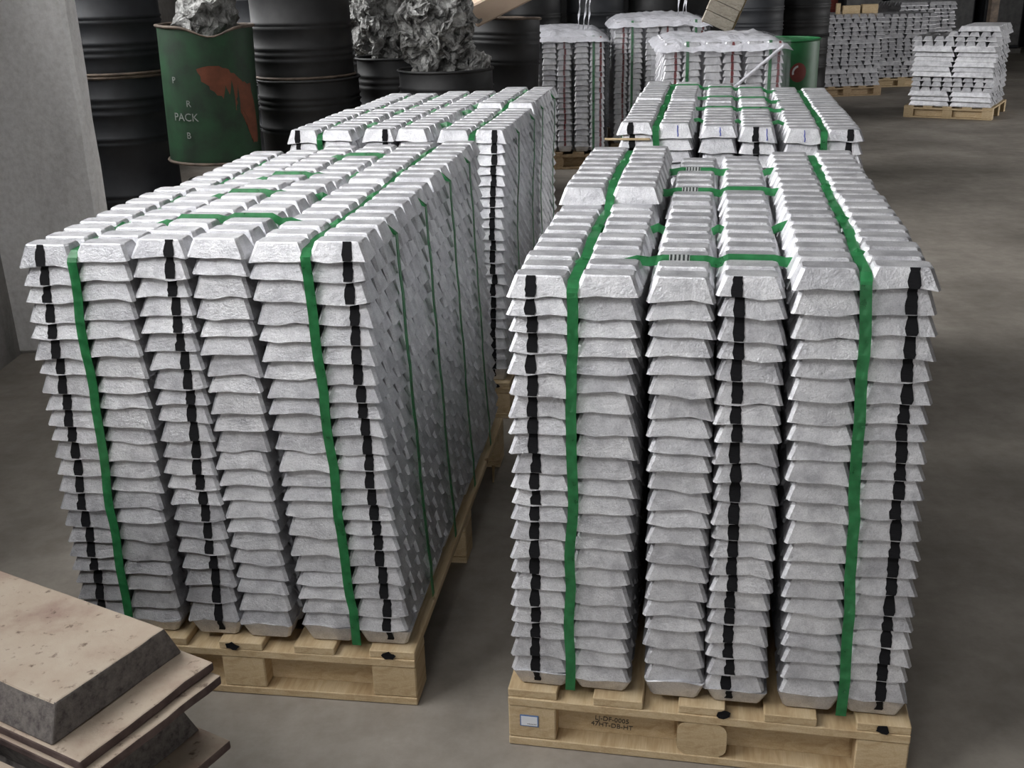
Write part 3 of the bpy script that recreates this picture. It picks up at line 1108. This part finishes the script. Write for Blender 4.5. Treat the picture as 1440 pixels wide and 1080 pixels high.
# black drum column
drum('lower black drum under the ribbed one, wire handle on its side', -1.235, 7.0, 0.14, 0.315, 0.89, M['drum_black'], 5, rim_mat=M['drum_black'])
drum('ribbed black drum stacked above another, dust on its lower rim', -1.25, 7.0, 1.03, 0.305, 0.9, M['drum_black'], 6, rim_mat=M['rust'])
bm = ribbon([(Vector((0.0 + dx, -0.327, z)), Vector((1, 0, 0))) for dx, z in ((-0.02, 0.74), (0.01, 0.735), (0.03, 0.70), (0.035, 0.62), (0.045, 0.55), (0.04, 0.50), (0.015, 0.48), (-0.015, 0.50))], 0.007, 0.006)
wire = mesh_obj('wire_hook', bm_mesh('wire_hook', bm, M['rust']), None, (-1.42, 7.055, 0.14), (0, 0, -0.55))
tag(wire, 'bent wire hook hanging on the lower black drum', 'wire')
drum('small black drum with dross, between the ribbed drum and the wide one', -0.74, 7.45, 0.14, 0.24, 0.97, M['drum_black'], 7, 0, True)
drum('wide black drum heaped with spiky grey dross', -0.366, 7.0, 0.14, 0.295, 0.92, M['drum_black'], 8, 0, True)
drum('leaning dark drum beside the first wrapped stack', -0.04, 8.05, 0.44, 0.27, 0.88, M['drum_black'], 9, 0.02, True, rim_mat=M['rust']).rotation_euler = (0, 0.05, 0.4)
lump('spiky grey dross heap on the wide black drum', -0.40, 6.97, 0.88, 0.215, 1.5, 2.7, 0.9, 6)
lump('small dross piece on the wide drum at the right rim', -0.155, 6.93, 0.97, 0.075, 1.2, 5.3, 0.7)
lump('dross slab leaning on the small black drum', -0.76, 7.45, 1.0, 0.18, 1.5, 6.1, 0.8, 6)
lump('dross clump sticking out from behind the ribbed black drum', -0.90, 7.85, 1.02, 0.18, 1.7, 9.4, 0.8, 5)
# pallets under the drums
make_pallet('dark pallet under the black drums', (-1.235, 6.69), 0.0, 0.66, 0.66, 'old pallets under the drums', M['old_wood'], h=0.14, seed=31)
make_pallet('dark pallet under the dross-filled drums', (-0.475, 6.70), 0.0, 0.85, 1.02, 'old pallets under the drums', M['old_wood'], h=0.14, seed=32)
for k in range(3):
    pp = make_pallet('old pallet in the pile under the leaning drum, %s of three' % ('lowest', 'middle', 'topmost')[k], (-0.04, 7.77), 0.0, 0.6, 0.6, 'old pallets under the drums', M['old_wood'], h=0.146, seed=33 + k)
    pp.location.z = 0.146 * k
# tan board leaning over the drums
bm = box_bm(-0.62, 0.0, -0.06, 0.06, -0.075, 0.075, 0.012)
tb = mesh_obj('tan_plank', bm_mesh('tan_plank', bm, M['tan_board']), None, (0.36, 7.55, 1.60), (0.25, -0.42, 0.0))
tag(tb, 'smooth tan plank lying slantwise over the drums at the top edge', 'plank')

# more drums in the dark behind
ORD = ('first', 'second', 'third', 'fourth', 'fifth', 'sixth', 'seventh', 'eighth', 'ninth', 'tenth', 'eleventh', 'twelfth', 'thirteenth', 'fourteenth', 'fifteenth', 'sixteenth', 'seventeenth', 'eighteenth', 'nineteenth', 'twentieth')
rows_of_drums = (('middle', ((-1.75, 8.3), (-1.1, 8.5), (-0.45, 8.7))), ('rear', ((-1.75, 9.8), (-1.05, 10.0), (-0.35, 10.2), (0.3, 11.3), (0.95, 11.5), (1.6, 11.7), (2.6, 11.6), (3.25, 12.2))))
kk = 0
for rn, spots in rows_of_drums:
    for i, (x, y) in enumerate(spots):
        for k in range(2):
            drum('%s dark drum of the %s stacked pair from the left, %s row in the shadows' % (('lower', 'upper')[k], ORD[i], rn), x, y, 0.9 * k, 0.29, 0.9, M['drum_black'] if i % 2 else M['drum_blue'], 40 + kk, group='dark drums in the back rows')
            kk += 1
gd = drum('bright green drum with a round red emblem beside the wrapped stack', 2.185, 8.75, 0.2, 0.29, 0.88, M['drum_green2'], 4, ribs=False, group='steel drums behind the wrapped stacks')
gd.rotation_euler = (0, 0, 0)
em = [(-math.pi / 2 + 0.25 + 0.24 * math.cos(2 * math.pi * i / 20), 0.64 + 0.072 * math.sin(2 * math.pi * i / 20)) for i in range(20)]
patch_on_drum(gd, 0.29, em, M['red'], 'emblem', 0.003)['label'] = 'round red emblem'
arc = [(-math.pi / 2 + 0.25 + 0.18 * math.cos(t), 0.64 + 0.054 * math.sin(t)) for t in [1.7 + i * 0.22 for i in range(9)]]
arc += [(-math.pi / 2 + 0.25 + 0.13 * math.cos(t), 0.64 + 0.038 * math.sin(t)) for t in [1.7 + i * 0.22 for i in range(8, -1, -1)]]
bm = bmesh.new()
n = len(arc)
vv = [bm.verts.new((0.2945 * math.cos(a), 0.2945 * math.sin(a), z)) for a, z in arc]
for i in range(n // 2 - 1):
    bm.faces.new((vv[i], vv[i + 1], vv[n - 2 - i], vv[n - 1 - i]))
mesh_obj('emblem_stroke', bm_mesh('emblem_stroke', bm, M['white']), gd)['label'] = 'white curved stroke'
make_pallet('old pallet under the bright green drum', (2.185, 8.44), 0.0, 0.62, 0.66, None, M['old_wood'], h=0.2, seed=51)

# crate boards leaning behind the wrapped stacks
t = thing('slatted_panel', 'leaning panel of weathered grey boards behind the wrapped stacks', 'boards', (1.72, 9.05, 1.16), 0)
t.rotation_euler = (0.0, 0.42, 0.1)
for k in range(6):
    bm = box_bm(-0.13, 0.13, -0.012, 0.012, 0, 0.088, 0.003)
    mesh_obj('board', bm_mesh('board', bm, M['grey_wood']), t, (random.uniform(-0.006, 0.006), 0, 0.092 * k))
for x in (-0.09, 0.13):
    mesh_obj('batten', bm_mesh('batten', box_bm(-0.02, 0.02, 0.013, 0.05, 0, 0.55, 0.003), M['old_wood']), t, (x, 0, 0))

# ------------------------------------------------------------------ loose stacks at the far right
LONG, LW, LH = 0.42, 0.105, 0.052
FAR_M = []
rng = random.Random(77)


def long_bm(rg, bm=None, m4=None):
    bm = bm or bmesh.new()
    vs = []
    for (l, w, z) in ((LONG, LW, 0.0), (LONG, LW, 0.10), (LONG - 0.05, LW * 0.62, 1.0)):
        row = []
        for x, y in ((-l / 2, -w / 2), (0, -w / 2 - 0.002), (l / 2, -w / 2), (l / 2, w / 2), (0, w / 2 + 0.002), (-l / 2, w / 2)):
            p = Vector((x, y, (z + (rg.uniform(-0.06, 0.06) if z < 0.5 else 0)) * LH))
            row.append(bm.verts.new(m4 @ p if m4 is not None else p))
        vs.append(row)
    for a, b_ in zip(vs, vs[1:]):
        for i in range(6):
            bm.faces.new((a[i], a[(i + 1) % 6], b_[(i + 1) % 6], b_[i]))
    bm.faces.new(vs[-1])
    bm.faces.new(vs[0][::-1])
    return bm


LONG_M = [bm_mesh('ingot', long_bm(rng), M['ingot_far']) for _ in range(4)]


def loose_stack(label, cx, cy, yaw, layers, group, seed, individuals=True, pallet_label='', mat=None, base_h=0.13, flipx=False):
    """crosswise layers: even layers show bar flanks to the front, odd ones bar ends"""
    rg = random.Random(seed)
    W, D = 0.86, 0.86
    rot = Matrix.Rotation(yaw, 4, 'Z')
    pal = make_pallet(pallet_label, (cx, cy), yaw, 0.92, 0.92, 'pallets under the loose stacks', mat or M['pine'], h=base_h, seed=seed, round_centre=False, loc_y0=-0.46)
    bm = bmesh.new()
    for l in range(layers):
        kind = 'ends' if (l // 3) % 3 == 1 else 'flanks'
        if flipx:
            kind = 'ends' if (l % 7) != 3 else 'flanks'
        ox, oy = rg.uniform(-0.02, 0.02), rg.uniform(-0.02, 0.02)
        cells = []
        if kind == 'flanks':
            for i in range(2):
                for j in range(8):
                    cells.append((-0.215 + 0.43 * i, -0.375 + 0.107 * j, 0))
        else:
            for i in range(8):
                for j in range(2):
                    cells.append((-0.375 + 0.107 * i, -0.215 + 0.43 * j, R90))
        for ci, (x, y, a) in enumerate(cells):
            i, j = (ci // 8, ci % 8) if kind == 'flanks' else (ci // 2, ci % 2)
            if l >= layers - 2 and x < -0.1 and not flipx:
                continue
            p = rot @ Vector((x + ox + rg.uniform(-0.006, 0.006), y + oy + rg.uniform(-0.006, 0.006), 0))
            zz = base_h + 0.0005 + l * LH
            outer = (y < -0.3) or (kind == 'ends' and y < 0) or l == layers - 1 or (not flipx and ((kind == 'flanks' and i == 1) or (kind == 'ends' and i == 7)))
            if individuals and outer:
                o = mesh_obj('ingot', rg.choice(LONG_M), None, (cx + p.x, cy + p.y, zz), (0, 0, yaw + a + rg.uniform(-0.02, 0.02)))
                side = ('left', 'right')[i] + '-hand' if kind == 'flanks' else ORD[i] + ' from left'
                tag(o, '%s, %s layer up, %s%s' % (label, ORD[l], side, '' if j == 0 else ', %s row back' % ORD[j]), 'ingot', group)
            else:
                m4 = Matrix.Translation((cx + p.x, cy + p.y, zz)) @ Matrix.Rotation(yaw + a, 4, 'Z')
                long_bm(rg, bm, m4)
    return bm


bms = []
bms.append(loose_stack('loose ingot of the right-edge stack', 5.08, 12.30, -0.98 + 0.42, 16, 'ingots of the near loose stack', 61, True, 'pine pallet under the near loose stack at the right edge'))
bms.append(loose_stack('loose ingot under the wood offcuts', 4.42, 14.75, 0.10, 17, 'ingots of the loose stack with wood on top', 62, True, 'dark pallet under the loose stack topped with wood offcuts', M['old_wood'], flipx=True))
bms.append(loose_stack('', 5.50, 15.75, 0.05, 16, '', 63, False, 'pallet under the loose stack in the middle of the far group', M['pine'], flipx=True))
bms.append(loose_stack('', 6.25, 17.0, 0.05, 18, '', 64, False, 'pallet under the farthest loose stack', M['pine'], flipx=True))
allbm = bmesh.new()
for b_ in bms:
    tmp = bpy.data.meshes.new('tmp')
    b_.to_mesh(tmp)
    b_.free()
    allbm.from_mesh(tmp)
    bpy.data.meshes.remove(tmp)
o = mesh_obj('far_stacked_ingots', bm_mesh('far_stacked_ingots', allbm, M['ingot_far']))
tag(o, 'rest of the loose ingots piled crosswise at the far right', 'ingots', None, 'stuff')

# wood offcuts on the second loose stack
for i, (x, w, h, d) in enumerate(((4.33, 0.05, 0.13, 0.05), (4.50, 0.22, 0.10, 0.08), (4.74, 0.20, 0.11, 0.1))):
    tag(box('wood_offcut', x - w / 2, x + w / 2, 14.5, 14.5 + d, 0.13 + 17 * LH + 0.0005, 0.13 + 17 * LH + h, M['pine'], None, 0.004),
        ('upright pale wood offcut on the far loose stack', 'long pine offcut in the middle on the far loose stack', 'right-hand pine offcut on the far loose stack')[i], 'wood', 'wood offcuts on the loose stack')
drum('dull red drum far behind the wood offcuts', 5.35, 19.0, 0.0, 0.29, 1.15, M['red'], 70, group='drums at the back wall')
tag(box('steel_post', 6.08, 6.18, 14.0, 14.1, 0, ZC, M['rust'], None, 0.004), 'thin brownish post rising behind the near loose stack', 'post')
for i, x in enumerate((6.6, 7.4, 8.3, 9.2)):
    t = thing('machine_cabinet', 'dark cabinet against the back wall, %s from the left' % ('first', 'second', 'third', 'fourth')[i], 'cabinet', (x, 20.6, 0), 0, 'dark cabinets at the back wall')
    h = (1.5, 1.9, 1.3, 1.7)[i]
    box('body', -0.36, 0.36, 0, 0.6, 0.08, h, M['drum_blue'], t, 0.02)
    box('door', -0.32, 0.32, -0.02, 0.0, 0.14, h - 0.08, M['steel'], t, 0.004)
    box('plinth', -0.38, 0.38, -0.03, 0.62, 0, 0.08, M['wall'], t)

# ------------------------------------------------------------------ cast blocks in the left foreground
EV = Vector((-0.872, 0.489, 0)).normalized()
YAW = math.atan2(EV.y, EV.x)             # local +x runs along the block, away from its near end


def cast_block(label, corner, z, up_side, length=0.95, shift=(0, 0), wid=0.316, tw=0.25, hb=0.07, fl=0.02, endflange=0.075):
    """bevelled body on a thin flange plate; corner = right end corner of the flange; +y local = towards the far side"""
    t = thing('cast_block', label, 'cast block', (corner[0], corner[1], z), YAW, 'pinkish cast blocks in the foreground stack')
    # local: x 0..length along, y 0..wid towards the viewer side (left-hand normal is away), so use y negative/positive
    def zz(v):
        return v if up_side else (hb + fl - v)
    bm = bmesh.new()
    nx = 14
    def prism(x0, x1, ylo0, ylo1, yhi0, yhi1, z0, z1, xin=0.0):
        pts = [(x0, ylo0, z0), (x1, ylo0, z0), (x1, yhi0, z0), (x0, yhi0, z0), (x0 + xin, ylo1, z1), (x1 - xin, ylo1, z1), (x1 - xin, yhi1, z1), (x0 + xin, yhi1, z1)]
        vs = [bm.verts.new((p[0], p[1], zz(p[2]))) for p in pts]
        for f in ((0, 3, 2, 1), (4, 5, 6, 7), (0, 1, 5, 4), (1, 2, 6, 5), (2, 3, 7, 6), (3, 0, 4, 7)):
            bm.faces.new([vs[i] for i in f])
    prism(0, length, 0, 0, wid, wid, 0, fl)
    bmesh.ops.recalc_face_normals(bm, faces=bm.faces)
    bmesh.ops.bevel(bm, geom=list(bm.edges), offset=0.004, segments=2, affect='EDGES', profile=0.5)
    bmesh.ops.subdivide_edges(bm, edges=[e for e in bm.edges if e.calc_length() > 0.2], cuts=8, use_grid_fill=True)
    for v in bm.verts:
        v.co += noise.noise_vector(v.co * 14 + Vector((z * 30, 0, 0))) * 0.0022
    me = bm_mesh('flange', bm, [M['block'], M['block_edge']])
    for p in me.polygons:
        p.material_index = 0 if abs(p.normal.z) > 0.6 else 1
    mesh_obj('flange', me, t)
    bm = bmesh.new()
    s0 = (wid - 0.305) / 2
    s1 = (wid - tw) / 2
    prism(endflange, length - endflange, s0, s1, wid - s0, wid - s1, fl, fl + hb, 0.006)
    bmesh.ops.recalc_face_normals(bm, faces=bm.faces)
    bmesh.ops.bevel(bm, geom=list(bm.edges), offset=0.004, segments=2, affect='EDGES', profile=0.5)
    bmesh.ops.subdivide_edges(bm, edges=[e for e in bm.edges if e.calc_length() > 0.15], cuts=8, use_grid_fill=True)
    for v in bm.verts:
        v.co += noise.noise_vector(v.co * 16 + Vector((z * 30, 5, 0))) * 0.0025
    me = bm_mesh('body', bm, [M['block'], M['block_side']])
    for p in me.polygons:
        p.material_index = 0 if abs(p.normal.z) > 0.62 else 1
    mesh_obj('body', me, t)
    return t


# local +y points to the left of the block axis; the far corner in the photo is at the -y side, so start from the near corner
near = Vector((-0.739, 1.449, 0))
far = Vector((-0.589, 1.730, 0))
NV = Vector((-math.sin(YAW), math.cos(YAW), 0))    # local +y in the world
start = far if (near - far).dot(NV) > 0 else near
words5 = ('lowest', 'second lowest', 'middle', 'second highest', 'topmost')
offs = ((0.0, 0.0), (0.02, -0.01), (-0.015, 0.0), (-0.022, 0.006), (0, 0))
for k in range(5):
    c = start + EV * offs[k][0] + NV * offs[k][1]
    cast_block('pinkish cast block in the left foreground, %s in its pile' % words5[k], c, 0.09 * k, k % 2 == 0)
# a second pile next to it, mostly out of the frame
dv = (near - far).normalized()
st2 = Vector((-0.80, 1.452, 0)) + dv * 0.02 + EV * 0.0
st2b = st2 if start == far else st2 + dv * 0.316
for k in range(4):
    cast_block('cast block at the bottom left corner in the neighbouring pile, %s of four' % ('lowest', 'second', 'third', 'topmost')[k], st2b + EV * 0.01 * k, 0.0925 * k, k % 2 == 0)

# ------------------------------------------------------------------ loose laths
bm = box_bm(-0.011, 0.011, -0.19, 0.19, 0, 0.008, 0.001)
for v in bm.verts:
    if v.co.y < -0.1:
        v.co.x *= 0.25
tag(mesh_obj('wood_lath', bm_mesh('wood_lath', bm, M['pine']), None, (-0.072, 3.43, 0.0005), (0, 0, 0.0)), 'thin pale splintered lath lying on the floor of the aisle', 'wood')
bm = box_bm(-0.10, 0.05, -0.006, 0.006, -0.003, 0.003, 0.0008)
ql = mesh_obj('thin_lath', bm_mesh('thin_lath', bm, M['pine']), None, (0.43, 3.60, 1.077), (0, 0, -0.19))
tag(ql, 'thin straw-coloured stick poking out beside the blue-marked stack', 'stick')
